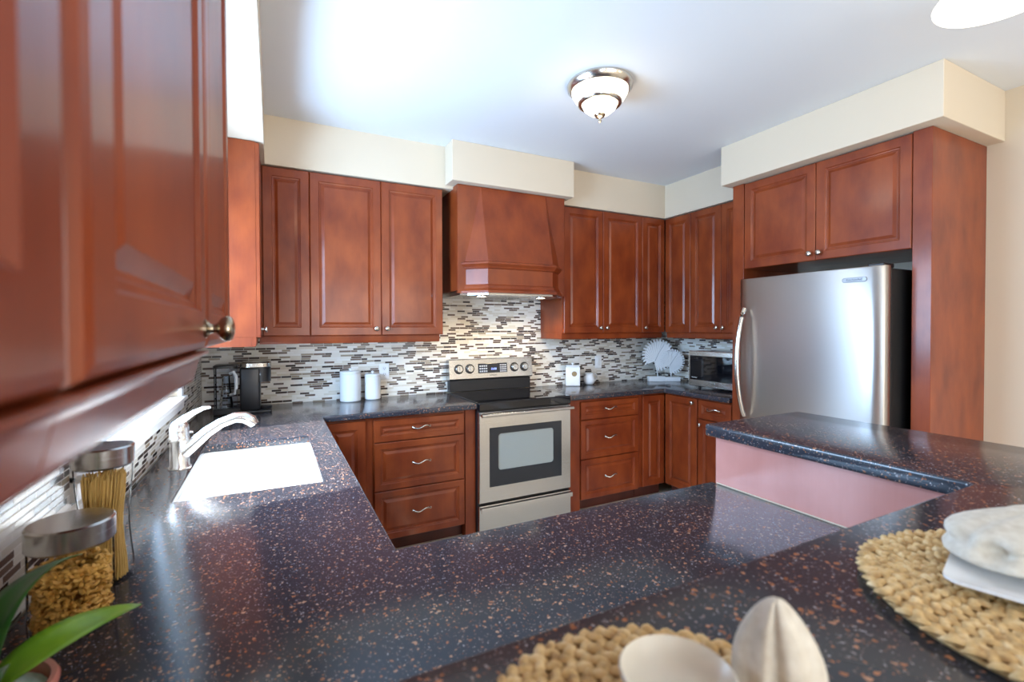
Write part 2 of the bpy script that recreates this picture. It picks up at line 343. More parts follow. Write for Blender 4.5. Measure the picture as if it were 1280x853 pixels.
KM = KNOB.data; bpy.data.objects.remove(KNOB)
KB = MB().lathe([(0.0001, 0), (.012, 0), (.012, .003), (.0065, .006), (.0055, .012), (.008, .015), (.014, .019), (.0165, .024), (.017, .028), (.0145, .032), (.006, .0345), (.0001, .035)], n=32, ax='y', cap=False).build('knob', BRONZE, None, 60)
KBM = KB.data; bpy.data.objects.remove(KB)
pp = []
for i in range(13):
    s_ = (i - 6)/6; pp.append((s_*0.055, -0.006 - 0.020*(1 - abs(s_)**3), 0.010*math.sin(s_*PI)*0.9))
PL = MB().tube(pp, [.0065 if abs(i - 6) > 4 else .0048 for i in range(13)], 10)
PL.lathe([(.008, 0), (.008, .006)], (-.055, 0, 0), 12, 'y').lathe([(.008, 0), (.008, .006)], (.055, 0, 0), 12, 'y')
PL = PL.build('pull_handle', NICKEL, None, 50); PM = PL.data; bpy.data.objects.remove(PL)

def cab(name, loc, rz, label, w, d, z0, z1, fronts, cat='cabinet', group=None, rail=None, kick=0.0, ledge=False, ret=False):
    """fronts: (kind, x0, x1, z0, z1, knob(x,z) or None)"""
    t = thing(name, (loc[0], loc[1], 0), rz, label, cat, group); yf = -(d - 0.02)
    b = MB()
    if kick:
        b.box(0, w, yf, -0.004, kick, z1, .0015); b.build('body', WOOD, t)
        MB().box(0.002, w - 0.002, yf + 0.06, -0.02, 0.0, kick).build('toe_kick', WOOD_IN, t)
    else:
        b.box(0, w, yf, -0.004, z0, z1, .0015); b.build('body', WOOD, t)
    for fr in fronts:
        kind, x0, x1, a, c, k = fr[:6]
        o = door_mesh(x0, x1, a, c, yf, 0.02, 0.05 if kind == 'door' else 0.038, ledge).build('door' if kind == 'door' else 'drawer', WOOD, t)
        if k:
            if kind == 'drawer': inst(PM, 'pull_handle', o, (k[0], yf - .02, k[1]))
            else: inst(fr[6] if len(fr) > 6 else KM, 'knob', o, (k[0], yf - .02, k[1]))
    if rail:
        zr, x0, x1 = rail
        yb = yf + 0.004; prof = [(yb, z0), (yb - .002, z0 - .012), (yb + .0, zr + .012), (yb + .003, zr), (yb + .020, zr), (yb + .020, z0)]
        if ledge: prof = [(yb + .02, z0 - .001), (yf - .021, z0 - .001), (yf - .021, z0 - .004), (yf - .012, z0 - .010), (yf - .010, z0 - .014), (yf - .004, zr + .004), (yf - .002, zr), (yb + .02, zr)]
        rl = MB()
        if ret: rl.box(x0, x0 + .018, yb + .0205, -.010, zr, z0)
        rl.loft([[(x0, p[0], p[1]) for p in prof], [(x1, p[0], p[1]) for p in prof]]).build('light_rail', WOOD, t)
    return t
G = 0.0015
RB, RL, RR, RP = 0.0, PI/2, -PI/2, PI
# --- near wall cabinets on the left wall (facing +x): local x -> +y
NX = 0.329; NZ0, NZV = 1.373, 1.331
def near(y0, y1, label, knob, rail, name='wall_cabinet'):
    w = y1 - y0 - .002
    k = (w - 0.030, 1.402, ) if knob == 'r' else ((0.034, 1.402) if knob == 'l' else None)
    return cab(name, (0.0, y0 + .001), RL, label, w, NX, NZ0, UZ1, [('door', .006, w - .006, NZ0, UZ1 - .006, k, KBM)], rail=(NZV, 0, w) if rail else None, ledge=True)
near(-3.70, -3.238, 'cherry wall cabinet at the far left edge of the picture, nearest the camera', None, True)
near(-3.238, -2.760, 'cherry wall cabinet with a pewter knob above the pasta jars', 'r', True)
near(-2.760, -2.362, 'narrow cherry wall cabinet between the pewter knob and the sink window', None, False)
# --- far left corner cabinet
cab('wall_cabinet', (0.0, -0.735), RL, 'cherry corner wall cabinet seen edge on, with a pale end panel beside the sink window', 0.735 - UD - .001, 0.355, UZ0, UZ1, [('door', G, 0.735 - UD - .004, UZ0, UZ1 - .006, (0.034, UZ0 + .042))], rail=(UZV, 0, 0.735 - UD - .001), ret=True)
# --- back wall, left of hood
def back(name, x0, x1, label, fronts, rail_in=0.0, **kw):
    F = [(f_[0], f_[1] - x0 + G, f_[2] - x0 - G, UZ0, UZ1 - .006, ((f_[3] - x0), UZ0 + .042) if f_[3] else None) for f_ in fronts]
    return cab(name, (x0, -0.0075), RB, label, x1 - x0, UD - .0075, UZ0, UZ1, F, rail=(UZV, 0, x1 - x0 - rail_in), **kw)
back('wall_cabinet', 0.338, 0.6165, 'narrow blank cherry cabinet door in the left corner above the coffee maker', [('door', 0.357, 0.617, None)])
back('wall_cabinet', 0.6175, 1.472, 'wide two door cherry wall cabinet left of the range hood', [('door', 0.617, 1.050, 1.014), ('door', 1.050, 1.472, 1.084)], 0.02)
back('wall_cabinet', 2.468, 3.288, 'two door cherry wall cabinet right of the range hood', [('door', 2.477, 2.864, 2.832), ('door', 2.864, 3.289, 2.896)], ret=True)
back('wall_cabinet', 3.2895, W - .382, 'narrow cherry cabinet at the right end of the back wall, left of the inner corner', [('door', 3.289, 3.551, 3.316)])
# --- right wall uppers (facing -x): local x -> -y
XR = UD - .0075
def rightw(y0, y1, label, fronts):
    F = [('door', y0 - a + G, y0 - b_ - G, UZ0, UZ1 - .006, (y0 - k, UZ0 + .042) if k else None) for (a, b_, k) in fronts]
    return cab('wall_cabinet', (W - .0075, y0), RR, label, y0 - y1, XR, UZ0, UZ1, F, rail=(UZV, 0, y0 - y1))
rightw(-0.3685, -0.6545, 'single door cherry wall cabinet in the right corner above the white leaf ornament', [(-0.368, -0.655, None)])
rightw(-0.6555, -1.254, 'cherry wall cabinet above the microwave, touching the tall refrigerator panel', [(-0.655, -0.960, -0.930), (-0.960, -1.254, -0.990)])
# --- tall panels and over-fridge cabinet
def tallpanel(y0, y1, label):
    t = MB().box(3.311, W - .001, y1, y0, 0.0, 2.389, .002).build('refrigerator_side_panel', WOOD); return tag(t, label, 'panel', 'tall panels beside the refrigerator')
tallpanel(-1.256, -1.342, 'tall cherry panel between the microwave counter and the refrigerator')
tallpanel(-2.304, -2.385, 'tall cherry end panel on the right side of the refrigerator by the beige wall')
w_ = 2.304 - 1.342 - .004
cab('wall_cabinet', (W - .001, -1.344), RR, 'short two door cherry cabinet above the steel refrigerator', w_, W - 3.311, 1.80, 2.389,
    [('door', .002, 0.478, 1.80, 2.383, (0.452, 1.842)), ('door', 0.481, w_ - .002, 1.80, 2.383, (0.507, 1.842))])

# --- base cabinets
BD = 0.615; KZ = 0.10; BT = CH - CT - .001
cab('base_cabinet', (0.659, -0.0075), RB, 'blank corner base cabinet door beside the left counter', 0.285, BD - .0075, KZ, BT, [('door', 0.004, 0.243, 0.105, 0.845, None)], kick=KZ)
def drawers(x0, x1, xa, xb, label):
    cab('drawer_cabinet', (x0, -0.0075), RB, label, x1 - x0, BD - .0075, KZ, BT,
        [('drawer', xa - x0, xb - x0, 0.703, 0.838, ((xa + xb)/2 - x0, 0.780)), ('drawer', xa - x0, xb - x0, 0.404, 0.698, ((xa + xb)/2 - x0, 0.560)), ('drawer', xa - x0, xb - x0, 0.098, 0.399, ((xa + xb)/2 - x0, 0.256))], kick=KZ, group='three drawer base cabinets')
drawers(0.945, 1.540, 0.949, 1.531, 'three drawer cherry base cabinet left of the stove')
drawers(2.463, 3.046, 2.466, 3.022, 'three drawer cherry base cabinet right of the stove')
for (x0, x1, s_) in ((1.541, 1.6145, 'left'), (2.3465, 2.462, 'right')):
    tag(MB().box(x0, x1, -0.602, -0.0075, 0, BT, .002).build('stove_side_panel', WOOD), 'narrow cherry filler panel on the %s side of the stove' % s_, 'panel', 'filler panels beside the stove')
XF = W - BD
cab('base_cabinet', (3.047, -0.0075), RB, 'narrow cherry corner base door right of the drawers', XF - 3.047 + .018, BD - .0075, KZ, BT, [('door', 0.026, XF - 3.047 - .002, 0.105, 0.845, None)], kick=KZ)
yb0 = -0.6165
cab('base_cabinet', (W - .0075, yb0), RR, 'cherry base cabinet with one tall knobbed door in the right corner', 0.335, BD - .0075, KZ, BT, [('door', 0.004, 0.331, 0.105, 0.848, (0.295, 0.815))], kick=KZ)
cab('base_cabinet', (W - .0075, -0.953), RR, 'cherry base cabinet under the microwave with a drawer above its door', 0.302, BD - .0075, KZ, BT, [('drawer', 0.004, 0.298, 0.705, 0.848, (0.151, 0.785)), ('door', 0.004, 0.298, 0.105, 0.698, (0.034, 0.660))], kick=KZ)
# left run (under the sink) and peninsula
cab('sink_cabinet', (0.0075, -2.40), RL, 'cherry base cabinet under the white sink', 1.74, BD - .0075, KZ, BT - .235, [('door', .42, .86, 0.105, 0.60, (.82, .55)), ('door', .865, 1.30, 0.105, 0.60, (.905, .55))], kick=KZ)
cab('base_cabinet', (1.655, -3.045), RP, 'cherry base cabinets under the lower peninsula counter', 1.64, 0.57, KZ, BT, [('door', .02, .40, 0.105, 0.845, None), ('door', .41, .80, 0.105, 0.845, None), ('door', .81, 1.0, 0.105, 0.845, None)], kick=KZ)

# ------------------------------------------------------------------ worktops
def slab(cells_x, cells_y, keep, z0, z1, name, label, cat, corner=0.0):
    b = bmesh.new(); V = {}
    for i, x in enumerate(cells_x):
        for j, y in enumerate(cells_y): V[i, j] = b.verts.new((x, y, z1))
    for i in range(len(cells_x) - 1):
        for j in range(len(cells_y) - 1):
            if keep((cells_x[i] + cells_x[i + 1])/2, (cells_y[j] + cells_y[j + 1])/2): b.faces.new((V[i, j], V[i + 1, j], V[i + 1, j + 1], V[i, j + 1]))
    bmesh.ops.delete(b, geom=[v for v in b.verts if not v.link_faces], context='VERTS')
    top = b.faces[:]
    ex = bmesh.ops.extrude_face_region(b, geom=top)
    for g_ in ex['geom']:
        if isinstance(g_, bmesh.types.BMVert): g_.co.z = z0
    bmesh.ops.recalc_face_normals(b, faces=b.faces[:])
    bmesh.ops.dissolve_limit(b, angle_limit=0.01, verts=b.verts[:], edges=b.edges[:])
    if corner:
        ed = [e for e in b.edges if abs(e.verts[0].co.z - e.verts[1].co.z) > .01 and e.calc_face_angle(0) > 0.5]
        bmesh.ops.bevel(b, geom=ed, offset=corner, segments=5, affect='EDGES', profile=0.5)
    ed = [e for e in b.edges if abs(e.verts[0].co.z - e.verts[1].co.z) < .001 and e.calc_face_angle(0) > 0.5]
    bmesh.ops.bevel(b, geom=ed, offset=0.006, segments=3, affect='EDGES', profile=0.5)
    bmesh.ops.triangulate(b, faces=[f for f in b.faces if len(f.verts) > 4])
    o = MB().bm(b).build(name, STONE, None, 35); return tag(o, label, cat)
SX0, SX1, SY0, SY1 = 0.142, 0.553, -1.855, -1.104
CX, PY1 = 0.6576, -2.448
def keepU(x, y):
    if SX0 < x < SX1 and SY0 < y < SY1: return False
    return x < CX or (y > -0.640 and x < XS0 - .006) or y < PY1
slab([0.0075, SX0, SX1, CX, XS0 - .006, 1.688], [-3.04, PY1, SY0, SY1, -0.640, -0.0075], lambda x, y: keepU(x, y), CH - CT, CH, 'countertop', 'long speckled black countertop around the sink and along the lower peninsula', 'countertop', 0.0)
# the peninsula goes further right than the stove side: a matching joined slab
XP = 1.688
slab([XS1 + .006, W - 0.640, W - .0075], [-1.254, -0.640, -0.0075], lambda x, y: x > W - .640 or y > -.640, CH - CT, CH, 'countertop', 'speckled black corner countertop between the stove and the refrigerator', 'countertop', 0.012)
BX0, BX1, BY0, BY1 = 1.658, 2.150, -2.443, -3.104
slab([0.0075, BX0, BX1], [-3.62, BY1, BY0], lambda x, y: x > BX0 or y < BY1, BZ - .037, BZ, 'bar_top', 'raised speckled black L shaped breakfast bar top with woven placemats', 'bar counter', 0.012)
# knee wall that carries the raised bar
k = thing('knee_wall', (0, 0, 0), 0, 'cherry wood knee wall rising from the lower counter to the raised bar', 'knee wall')
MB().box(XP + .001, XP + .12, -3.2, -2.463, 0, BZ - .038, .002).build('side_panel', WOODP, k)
MB().box(0.0075, XP + .12, -3.32, -3.2005, 0, BZ - .038, .002).build('back_panel', WOOD, k)
MB().box(0.0075, XP + .0005, -3.2, -3.155, 0, BZ - .038, .002).build('front_panel', WOOD, k)
tag(MB().box(XP - .004, XP + .0005, -3.04, -2.47, CH, CH + .003, .001).build('seam_strip', PAINT), 'thin pale caulk line where the lower counter meets the knee wall', 'caulk')
# ------------------------------------------------------------------ sink and faucet
s_ = thing('sink', ((SX0 + SX1)/2, (SY0 + SY1)/2, 0), 0, 'white undermount sink set in the left counter below the window', 'sink')
hx, hy = (SX1 - SX0)/2 + .006, (SY1 - SY0)/2 + .006
def rr(hx, hy, r, z, n=6):
    out = []
    for cx, cy, a0 in ((hx - r, hy - r, 0), (-hx + r, hy - r, PI/2), (-hx + r, -hy + r, PI), (hx - r, -hy + r, 1.5*PI)):
        for i in range(n + 1): out.append((cx + r*math.cos(a0 + i/n*PI/2), cy + r*math.sin(a0 + i/n*PI/2), z))
    return out
zt = CH - CT - .001
MB().loft([rr(hx + .02, hy + .02, .04, zt), rr(hx, hy, .03, zt), rr(hx - .004, hy - .004, .03, zt - .01), rr(hx - .02, hy - .02, .05, zt - .17), rr(hx - .05, hy - .05, .05, zt - .19), rr(.03, .03, .028, zt - .195)], cap=False).add(rr(.03, .03, .028, zt - .195), [tuple(range(28))]).build('basin', SINKM, s_, 50)
MB().lathe([(.03, 0), (.034, .002), (.028, .004), (.0001, .002)], (0, 0, zt - .195), 24, cap=False).build('drain', CHROME, s_, 50)
fx, fy = 0.103, -1.46
f = thing('faucet', (fx, fy, CH), 0, 'chrome single lever faucet behind the white sink', 'faucet')
MB().lathe([(.036, 0), (.036, .006), (.031, .012), (.030, .09), (.032, .10), (.032, .112), (.030, .114), (.031, .135), (.029, .155), (.018, .170), (.0001, .174)], n=32, cap=False).build('faucet_body', CHROME, f, 50)
sp = [(.012, 0, .055), (.045, 0, .085), (.085, 0, .122), (.13, 0, .152), (.175, 0, .168), (.205, 0, .166), (.228, 0, .152), (.240, 0, .136)]
MB().tube(sp, [.030, .028, .025, .023, .024, .027, .027, .021], 18, 0.8).build('spout', CHROME, f, 60)
MB().tube([(-.005, 0, .160), (.018, 0, .180), (.045, -.0, .198), (.075, 0, .212), (.098, 0, .214)], [.026, .021, .016, .013, .009], 14, 0.6).build('lever', CHROME, f, 60)
sd = thing('soap_dispenser', (0.075, -1.30, CH), 0, 'small chrome soap dispenser pump just behind the faucet', 'soap dispenser')
MB().lathe([(.016, 0), (.016, .01), (.011, .016), (.010, .07), (.013, .075), (.013, .10), (.0001, .103)], n=20, cap=False).build('pump_body', CHROME, sd, 50)
MB().tube([(0, 0, .095), (.02, 0, .1), (.05, 0, .096)], [.008, .007, .006], 10).build('nozzle', CHROME, sd, 50)

# ------------------------------------------------------------------ range
t = thing('stove', (0, 0, 0), 0, 'stainless steel electric range with black glass cooktop', 'stove')
MB().box(XS0, XS1, -0.632, -0.03, 0.02, CH - .004, .003).build('body', BLACK, t)
MB().box(XS0 - .004, XS1 + .004, -0.652, -0.10, CH - .003, CH + .008, .003).box(XS0, XS1, -0.660, -0.634, 0.846, CH + .004, .006, 3).build('cooktop', BGLASS, t)
def ring(r0, r1, c):
    return MB().lathe([(r0, 0), (r1, 0), (r1, .0006), (r0, .0006), (r0, 0)], c, 40, cap=False)
for (x, y, r) in ((1.80, -.48, .105), (2.15, -.46, .085), (1.82, -.22, .075), (2.16, -.22, .09)):
    m = ring(r - .003, r, (x, y, CH + .0075)); 
    if r > .09: m.lathe([(r*.62 - .003, 0), (r*.62, 0), (r*.62, .0006), (r*.62 - .003, .0006), (r*.62 - .003, 0)], (x, y, CH + .0075), 40, cap=False)
    m.build('burner_ring', SLATE, t, fix=False)
d = MB()
R = []
for ins, dp in ((0, 0), (0, .022), (.004, .026), (.075, .026)): R.append((ins, dp))
x0, x1, z0, z1 = XS0 + .001, XS1 - .001, .230, .838
gx0, gx1, gz0, gz1 = 1.692, 2.262, .332, .731
yb = -.634
d.loft([[(x0, yb, z0), (x1, yb, z0), (x1, yb, z1), (x0, yb, z1)], [(x0, yb - .022, z0), (x1, yb - .022, z0), (x1, yb - .022, z1), (x0, yb - .022, z1)], [(x0 + .004, yb - .026, z0 + .004), (x1 - .004, yb - .026, z0 + .004), (x1 - .004, yb - .026, z1 - .004), (x0 + .004, yb - .026, z1 - .004)], [(gx0, yb - .026, gz0), (gx1, yb - .026, gz0), (gx1, yb - .026, gz1), (gx0, yb - .026, gz1)], [(gx0, yb - .020, gz0), (gx1, yb - .020, gz0), (gx1, yb - .020, gz1), (gx0, yb - .020, gz1)]])
od = d.build('oven_door', STEEL, t)
# glass frame with rounded window
def rrect(x0, x1, z0, z1, r, y, n=5):
    o = []
    for cx, cz, a0 in ((x1 - r, z1 - r, 0), (x0 + r, z1 - r, PI/2), (x0 + r, z0 + r, PI), (x1 - r, z0 + r, 1.5*PI)):
        for i in range(n + 1): o.append((cx + r*math.cos(a0 + i/n*PI/2), y, cz + r*math.sin(a0 + i/n*PI/2)))
    return o
wx0, wx1, wz0, wz1 = 1.757, 2.195, .438, .687
MB().loft([rrect(gx0 + .001, gx1 - .001, gz0 + .001, gz1 - .001, .002, yb - .0205), rrect(gx0 + .001, gx1 - .001, gz0 + .001, gz1 - .001, .002, yb - .0275), rrect(wx0, wx1, wz0, wz1, .022, yb - .0275), rrect(wx0 + .003, wx1 - .003, wz0 + .003, wz1 - .003, .02, yb - .0215)], cap=False).build('glass_frame', SLATE, od, 40)
MB().add(rrect(wx0 + .002, wx1 - .002, wz0 + .002, wz1 - .002, .021, yb - .0235), [tuple(range(24))]).build('oven_window', OVENW, od)
MB().tube([(XS0 + .004, yb - .066, .822), (XS1 - .004, yb - .066, .822)], .0115, 14).box(XS0 + .012, XS0 + .034, yb - .070, yb - .024, .812, .832, .003).box(XS1 - .034, XS1 - .012, yb - .070, yb - .024, .812, .832, .003).build('door_handle', STEEL, od, 50)
v = MB()
for i in range(28): v.box(1.76 + i*.0155, 1.769 + i*.0155, yb - .0268, yb - .024, .826, .835)
v.build('vent_slots', BLACKM, od)
dr = MB().box(XS0 + .001, XS1 - .001, -.658, -.634, .045, .212, .003).build('storage_drawer', STEEL, t)
MB().box(XS0 + .004, XS1 - .004, -.690, -.684, .176, .206, .002).box(XS0 + .004, XS1 - .004, -.688, -.655, .200, .207, .002).build('drawer_handle', STEEL, dr)
for x in (XS0 + .05, XS1 - .05):
    for y in (-.58, -.08): MB().lathe([(.018, 0), (.018, .02)], (x, y, 0), 12).build('foot', BLACK, t)
bgm = MB(); prof = [(-.012, .99), (-.085, .995), (-.098, 1.004), (-.082, 1.150), (-.070, 1.156), (-.012, 1.150)]
bgm.loft([[(XS0 - .004, p[0], p[1]) for p in prof], [(XS1 - .004, p[0], p[1]) for p in prof]])
bg = bgm.build('control_panel', STEEL, t)
MB().box(XS0 + .006, XS1 - .012, -.072, -.012, CH + .006, .9905, .002).build('backguard_base', BLACK, t)
tilt = math.atan2(.016, .146)
def onpanel(z, off=0.0): return -.098 + (z - 1.004)/.146*.016 - off
for x in (1.690, 1.780, 2.172, 2.264):
    kk = MB().lathe([(.0001, 0), (.037, 0), (.037, .003), (.029, .004), (.026, .022), (.023, .025), (.0001, .025)], n=28, ax='y', cap=False).build('control_knob', STEEL, bg, 40)
    kk.location = (x, onpanel(1.079), 1.079); kk.rotation_euler = (-tilt, 0, 0)
    rg = MB().lathe([(.0285, .0032), (.0378, .0032), (.0378, .0048), (.0285, .0048)], n=28, ax='y', cap=False).build('knob_ring', BLACK, kk, 40)
    MB().box(-.003, .003, -.031, -.024, -.020, .020, .001).build('knob_grip', STEEL, kk)
dp = MB().box(1.852, 2.106, -.004, .002, 1.041 - 1.079, 1.117 - 1.079, .002).build('display', DISP, bg); dp.location = (0, onpanel(1.079, .0), 1.079); dp.rotation_euler = (-tilt, 0, 0)
bt = MB()
for i in range(4):
    for j in range(3): bt.box(1.862 + i*.018, 1.874 + i*.018, -.0048, -.0038, -.030 + j*.021, -.018 + j*.021)
bt.build('keypad', PRINT, dp); bt = MB()
for i in range(4):
    for j in range(4): bt.box(2.040 + i*.0155, 2.050 + i*.0155, -.0048, -.0038, -.033 + j*.0165, -.023 + j*.0165)
bt.build('keypad', PRINT, dp)
text('12:00', .022, LED, dp, (1.985, -.0045, -.008), (PI/2, 0, 0), 'clock_digits')
text('SAMSUNG', .014, PRINTD, bg, (1.98, onpanel(1.022, .0006), 1.022), (PI/2 - tilt, 0, 0), 'lettering')

# ------------------------------------------------------------------ hood
h = thing('range_hood', (0, 0, 0), 0, 'cherry wood range hood with flared chimney above the stove', 'range hood')
HX0, HX1, HY, HZ0, HZ1 = 1.545, 2.415, -0.45, 1.640, 2.389
MB().box(HX0, HX1, -.468, -.450, HZ0, HZ1, .002).build('back_panel', WOODH, h)
MB().box(HX0 + .0, HX0 + .018, -.449, -.0075, HZ0 + .02, HZ1, .001).build('side_panel', WOODH, h); MB().box(HX1 - .018, HX1, -.449, -.0075, HZ0 + .02, HZ1, .001).build('side_panel', WOODH, h)
HC = 1.98; HB = -.4685
def plan(a, c, dd, z, o=0.0):
    return [(HC - a - c - o*1.0, HB, z), (HC - a - o*.414, HB - dd - o, z), (HC + a + o*.414, HB - dd - o, z), (HC + a + c + o, HB, z)]
R = []
for i in range(13):
    u = i/12; e = u**1.12; R.append(plan(.262 - .004*u, .004 + .126*e, .003 + .118*e, 2.386 - u*(2.386 - 1.846)))
MB().loft(R).build('chimney', WOODH, h)
a, c, dd = .258, .118, .110
prof = [(.010, 1.858), (.034, 1.850), (.036, 1.838), (.020, 1.822), (.012, 1.810), (.0, 1.806), (.0, 1.700), (.008, 1.692), (.016, 1.672), (.034, 1.655), (.036, HZ0)]
m1 = [plan(a, c, dd, z, o) for (o, z) in prof]
MB().loft(m1[:6]).build('cap_moulding', WOODH, h); MB().loft(m1[5:7]).build('apron', WOODH, h); MB().loft(m1[6:]).build('base_moulding', WOODH, h)
lp = lambda z: [(HX0 + .02, -.03, z), (HX0 + .02, -.45, z), (HC - a - c + .01, HB, z), (HC - a, HB - dd, z), (HC + a, HB - dd, z), (HC + a + c - .01, HB, z), (HX1 - .02, -.45, z), (HX1 - .02, -.03, z)]
ins = MB().loft([lp(HZ0 - .012), lp(HZ0 + .018)]).build('liner', STEEL, h)
fl = MB()
for i in range(30): fl.box(1.84 + i*.0095, 1.8455 + i*.0095, -.46, -.14, HZ0 - .0145, HZ0 - .0118)
fl.build('filter', NICKEL, ins)
for x in (1.735, 2.225):
    MB().lathe([(.042, 0), (.042, -.004), (.034, -.006), (.034, -.003), (.0001, -.003)], (x, -.43, HZ0 - .0121), 28, cap=False).build('light_trim', NICKEL, ins, 40)
    MB().lathe([(.033, -.0035), (.030, -.006), (.0001, -.007)], (x, -.43, HZ0 - .0121), 24, cap=False).build('hood_lamp', BULB, ins, 60)
    l = bpy.data.lights.new('hood_light', 'SPOT'); l.energy = 22; l.spot_size = 2.3; l.spot_blend = 0.7; l.color = (1, .80, .52); l.shadow_soft_size = .03
    lo = bpy.data.objects.new('hood_light', l); col.objects.link(lo); lo.location = (x, -.43, HZ0 - .025)
    lo.rotation_euler = Vector((0, .25, -1)).to_track_quat('-Z', 'Y').to_euler()

# ------------------------------------------------------------------ refrigerator
t = thing('refrigerator', (0, 0, 0), 0, 'stainless steel refrigerator with black sides between tall cherry panels', 'refrigerator')
FY0, FY1, FX, FZ = -2.262, -1.440, 3.13, 1.712
MB().box(FX + .085, W - .03, FY0 + .004, FY1 - .004, .03, FZ - .012, .004).build('body', BLACKM, t)
def bowed(z0, z1):
    n = 14; ring0 = []
    prof = []
    for i in range(n + 1):
        s = i/n; y = FY1 + (FY0 - FY1)*s; xx = FX + .012*(2*s - 1)**2
        prof.append((xx, y))
    prof[0] = (FX + .024, FY1); prof.insert(1, (FX + .015, FY1 - .006)); prof[-1] = (FX + .030, FY0); prof.insert(-1, (FX + .018, FY0 + .006))
    prof += [(FX + .072, FY0), (FX + .072, FY1)]
    R = [[(p[0] + (.006 if k in (0, 3) else 0)*(1 if p[0] < FX + .06 else 0), p[1], z) for p in prof] for k, z in ((0, z0), (1, z0 + .006), (2, z1 - .006), (3, z1))]
    return MB().loft(R)
ud = bowed(.665, FZ).build('refrigerator_door', STEEL_F, t, 50); ld = bowed(.09, .655).build('freezer_drawer', STEEL_F, t, 50)
MB().box(FX + .0725, FX + .084, FY0 + .006, FY1 - .006, .67, FZ - .006).box(FX + .0725, FX + .084, FY0 + .006, FY1 - .006, .10, .65).build('door_gasket', BLACK, t)
hp = []
for i in range(25):
    u = -1 + i/12; hp.append((FX - .012 - .058*(1 - u*u)**.75, FY1 - .055 + .012*(1 - u*u), 1.175 + u*.345))
MB().tube(hp, [.014]*25, 16).build('door_handle', NICKEL, ud, 60)
hp = [(FX - .010 - .05*(1 - u*u)**.75, (FY0 + FY1)/2 + u*.33, .60) for u in [-1 + i/10 for i in range(21)]]
MB().tube(hp, .013, 14).build('drawer_handle', NICKEL, ld, 60)
MB().box(FX + .03, FX + .13, FY0 + .01, FY0 + .085, FZ - .010, FZ + .014, .006, 3).build('hinge_cover', BLACK, t)
# badge near the top right of the door
bz_, by_ = 1.648, -2.128
bpf = [(0.0, 0)]
def pill(hw, hh, x, n=8):
    o = []
    for i in range(n + 1): a = -PI/2 + PI*i/n; o.append((x, by_ - hw - math.cos(a)*hh, bz_ + math.sin(a)*hh))
    for i in range(n + 1): a = PI/2 + PI*i/n; o.append((x, by_ + hw - math.cos(a)*hh, bz_ + math.sin(a)*hh))
    return o
xb = FX + .0055
MB().loft([pill(.047, .0125, xb + .004), pill(.047, .0125, xb - .003), pill(.046, .0105, xb - .004), pill(.046, .0100, xb - .003)]).build('badge', BADGE, ud, 40)
text('KitchenAid', .017, PRINTD, ud, (xb - .0035, by_, bz_), (PI/2, 0, -PI/2), 'lettering')
for y in (FY0 + .08, FY1 - .08): MB().lathe([(.02, 0), (.02, .032)], (3.3, y, 0), 14).build('foot', BLACK, t); MB().lathe([(.02, 0), (.02, .032)], (3.8, y, 0), 14).build('foot', BLACK, t)

# ------------------------------------------------------------------ microwave (faces -x)
MX, MY0, MY1, MZ0, MZ1 = 3.50, -1.205, -0.690, CH + .022, 1.206
t = thing('microwave', (0, 0, 0), 0, 'stainless steel microwave with black glass door on the right counter', 'microwave')
MB().box(MX + .022, MX + .38, MY0 + .002, MY1 - .002, MZ0 + .004, MZ1 - .002, .006).build('body', STEEL, t)
dd_ = MB().box(MX, MX + .0215, MY0, MY1, MZ0, MZ1, .004).build('door', STEEL, t)
MB().box(MX - .003, MX + .002, MY0 + .014, MY1 - .016, MZ0 + .052, MZ1 - .038, .0015).build('door_glass', BGLASS, dd_)
text('Inverter', .017, TRIMW, dd_, (MX - .0032, MY1 - .062, MZ0 + .072), (PI/2, 0, -PI/2), 'lettering')
text('Panasonic', .018, PRINTD, dd_, (MX - .0003, (MY0 + MY1)/2 + .0, MZ0 + .026), (PI/2, 0, -PI/2), 'lettering')
for x in (MX + .06, MX + .34):
    for y in (MY0 + .06, MY1 - .06): MB().lathe([(.014, 0), (.012, .027)], (x, y, CH), 12).build('foot', BLACK, t)

# ------------------------------------------------------------------ counter items at the back
t = thing('coffee_maker', (0, 0, 0), 0, 'black single cup coffee maker with silver lid and clear water tank in the left corner', 'coffee maker')
cx0, cx1 = 0.232, 0.396
MB().box(.232, .338, -.33, -.10, CH + .014, 1.168, .012, 3).build('body', BLACK, t, 40)
MB().box(.228, .398, -.345, -.095, CH, CH + .016, .006).build('base', BLACK, t, 40)
MB().loft([rr(.080, .110, .05, z, 6) if True else None for z in (0, .085)]).build('brew_head', BLACK, t, 40).location = (.316, -.215, 1.080)
MB().loft([rr(.080, .110, .05, 0), rr(.084, .114, .052, .004), rr(.084, .114, .052, .026), rr(.078, .108, .05, .033)]).build('silver_lid', NICKEL, t, 40).location = (.314, -.215, 1.166)
MB().lathe([(.040, 0), (.042, .003), (.042, .016), (.036, .019), (.0001, .019)], (.360, -.255, CH + .016), 28, cap=False).build('drip_tray', BLACK, t, 40)
text('KEURIG', .0115, PRINT, t, (.3225, -.3255, 1.125), (PI/2, 0, 0), 'lettering')
wt = MB().loft([rr(.058, .085, .03, z) for z in (0, .235)], cap=False).add(rr(.058, .085, .03, .004), [tuple(range(28))]).build('water_tank', SMOKE, t, 40); wt.location = (.155, -.215, CH + .034)
MB().box(.095, .235, -.31, -.11, CH, CH + .032, .004).build('tank_base', BLACK, t)
MB().loft([rr(.062, .089, .032, 0), rr(.062, .089, .032, .014), rr(.056, .083, .03, .018)]).build('tank_lid', BLACK, t, 40).location = (.155, -.215, CH + .270)
hpth = [(.030, -.086, .205), (.048, -.118, .215), (.060, -.130, .19), (.060, -.130, .12), (.050, -.120, .09), (.030, -.086, .08)]
